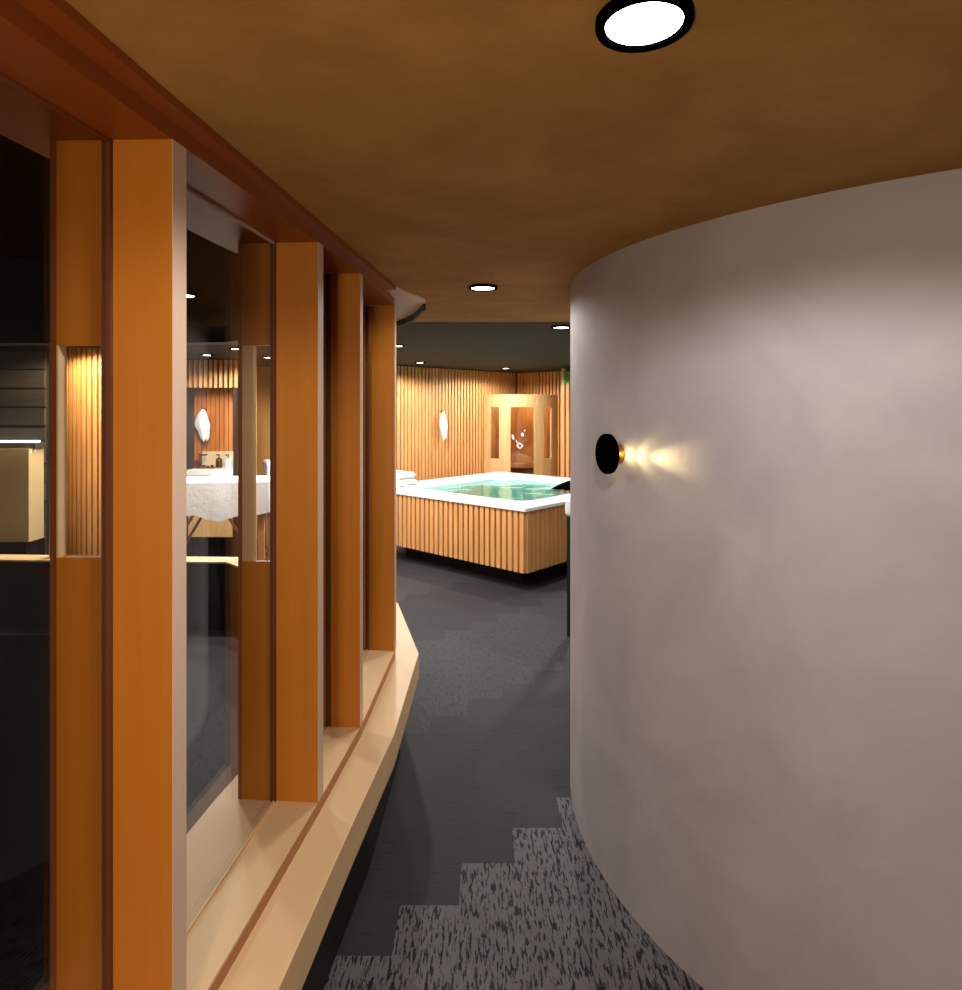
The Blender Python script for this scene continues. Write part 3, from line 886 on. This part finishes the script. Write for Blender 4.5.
downlight(*ray(268, 7.7), 120, 'unseen downlight added over the uncovered massage table')  # added lamp, brightens what shows through the post opening
downlight(*ray(80, 5.98), 110, 'downlight in front of the curved slatted screen, seen through glass', col=(1, .8, .5))
downlight(*ray(181.5, 3.12), 40, 'downlight inside the glazed room beside the first post', z=HI + .004 - .014)
def fill_lamp(x, y, z, energy, col, label):  # guessed lamps out of view, added for the corridor's warm light
    o = tag(empty('corridor_fill_lamp', (x, y, 0)), label, 'lamp')
    mb = MB(); mb.lathe([(.14, .0005), (.14, .015), (.02, .03)], 32); mb.build('base', M['black'], o)
    mb = MB(); mb.tube((0, 0, .03), (0, 0, z - .12), .01); mb.build('pole', M['black_gloss'], o)
    l = bpy.data.lights.new('bulb', 'POINT'); l.energy = energy; l.color = col; l.shadow_soft_size = .11
    lo_ = bpy.data.objects.new('bulb', l); COL.objects.link(lo_); lo_.parent = o; lo_.location = (0, 0, z)
    return o
fill_lamp(-.35, -.32, 1.52, 46, (1, .80, .58), 'unseen lamp added behind the viewer to light the corridor')
fill_lamp(.3, -5.2, 2.05, 230, (1, .90, .80), 'unseen lamp added at the far rear end to light the corridor')

# wall lamp light: a warm beam leaving its rim along the wall, and a soft glow behind the disc
def beam(name, energy, cone, tan, h, out):
    bl = bpy.data.lights.new(name, 'SPOT'); bl.energy = energy; bl.color = (1, .76, .36); bl.spot_size = math.radians(cone); bl.spot_blend = 1; bl.shadow_soft_size = .01
    bo = bpy.data.objects.new(name, bl); COL.objects.link(bo); bo.parent = wl
    bo.location = (wn_.x * h + wt.x * out, wn_.y * h + wt.y * out, 0)
    bo.rotation_euler = Vector((wt.x - wn_.x * tan, wt.y - wn_.y * tan, 0)).to_track_quat('-Z', 'Y').to_euler()
beam('beam', 22, 34, .20, .046, .078)
beam('beam', 1.5, 88, .42, .046, .078)
beam('beam', .20, 150, .8, .040, .070)
gl_ = bpy.data.lights.new('glow', 'POINT'); gl_.energy = .16; gl_.color = (1, .74, .34); gl_.shadow_soft_size = .01
go = bpy.data.objects.new('glow', gl_); COL.objects.link(go); go.parent = wl
go.location = (wn_.x * .02 + wt.x * .058, wn_.y * .02 + wt.y * .058, 0)
gl_ = bpy.data.lights.new('glow', 'POINT'); gl_.energy = .15; gl_.color = (1, .74, .34); gl_.shadow_soft_size = .01
go = bpy.data.objects.new('glow', gl_); COL.objects.link(go); go.parent = wl
go.location = (wn_.x * .02 - wt.x * .058, wn_.y * .02 - wt.y * .058, -.02)

# ------------------------------------------------------------------ world, camera
w = bpy.data.worlds.new('world'); scn.world = w; w.use_nodes = True
w.node_tree.nodes['Background'].inputs[0].default_value = (.02, .018, .016, 1)
cam = bpy.data.cameras.new('camera'); co = bpy.data.objects.new('camera', cam); COL.objects.link(co)
co.location = (0, 0, ZC); co.rotation_euler = (math.radians(90), 0, 0)
cam.sensor_fit = 'HORIZONTAL'; cam.sensor_width = 36; cam.lens = 36 * F / 962
cam.shift_y = -(495 - HY) / 962
cam.clip_start = .02
scn.camera = co
scn.view_settings.view_transform = 'Standard'
scn.view_settings.look = 'None'
scn.view_settings.exposure = 0
scn.view_settings.gamma = 1
scn.cycles.max_bounces = 10
scn.cycles.diffuse_bounces = 5
scn.cycles.transparent_max_bounces = 24
scn.cycles.caustics_reflective = False
scn.cycles.sample_clamp_indirect = 4
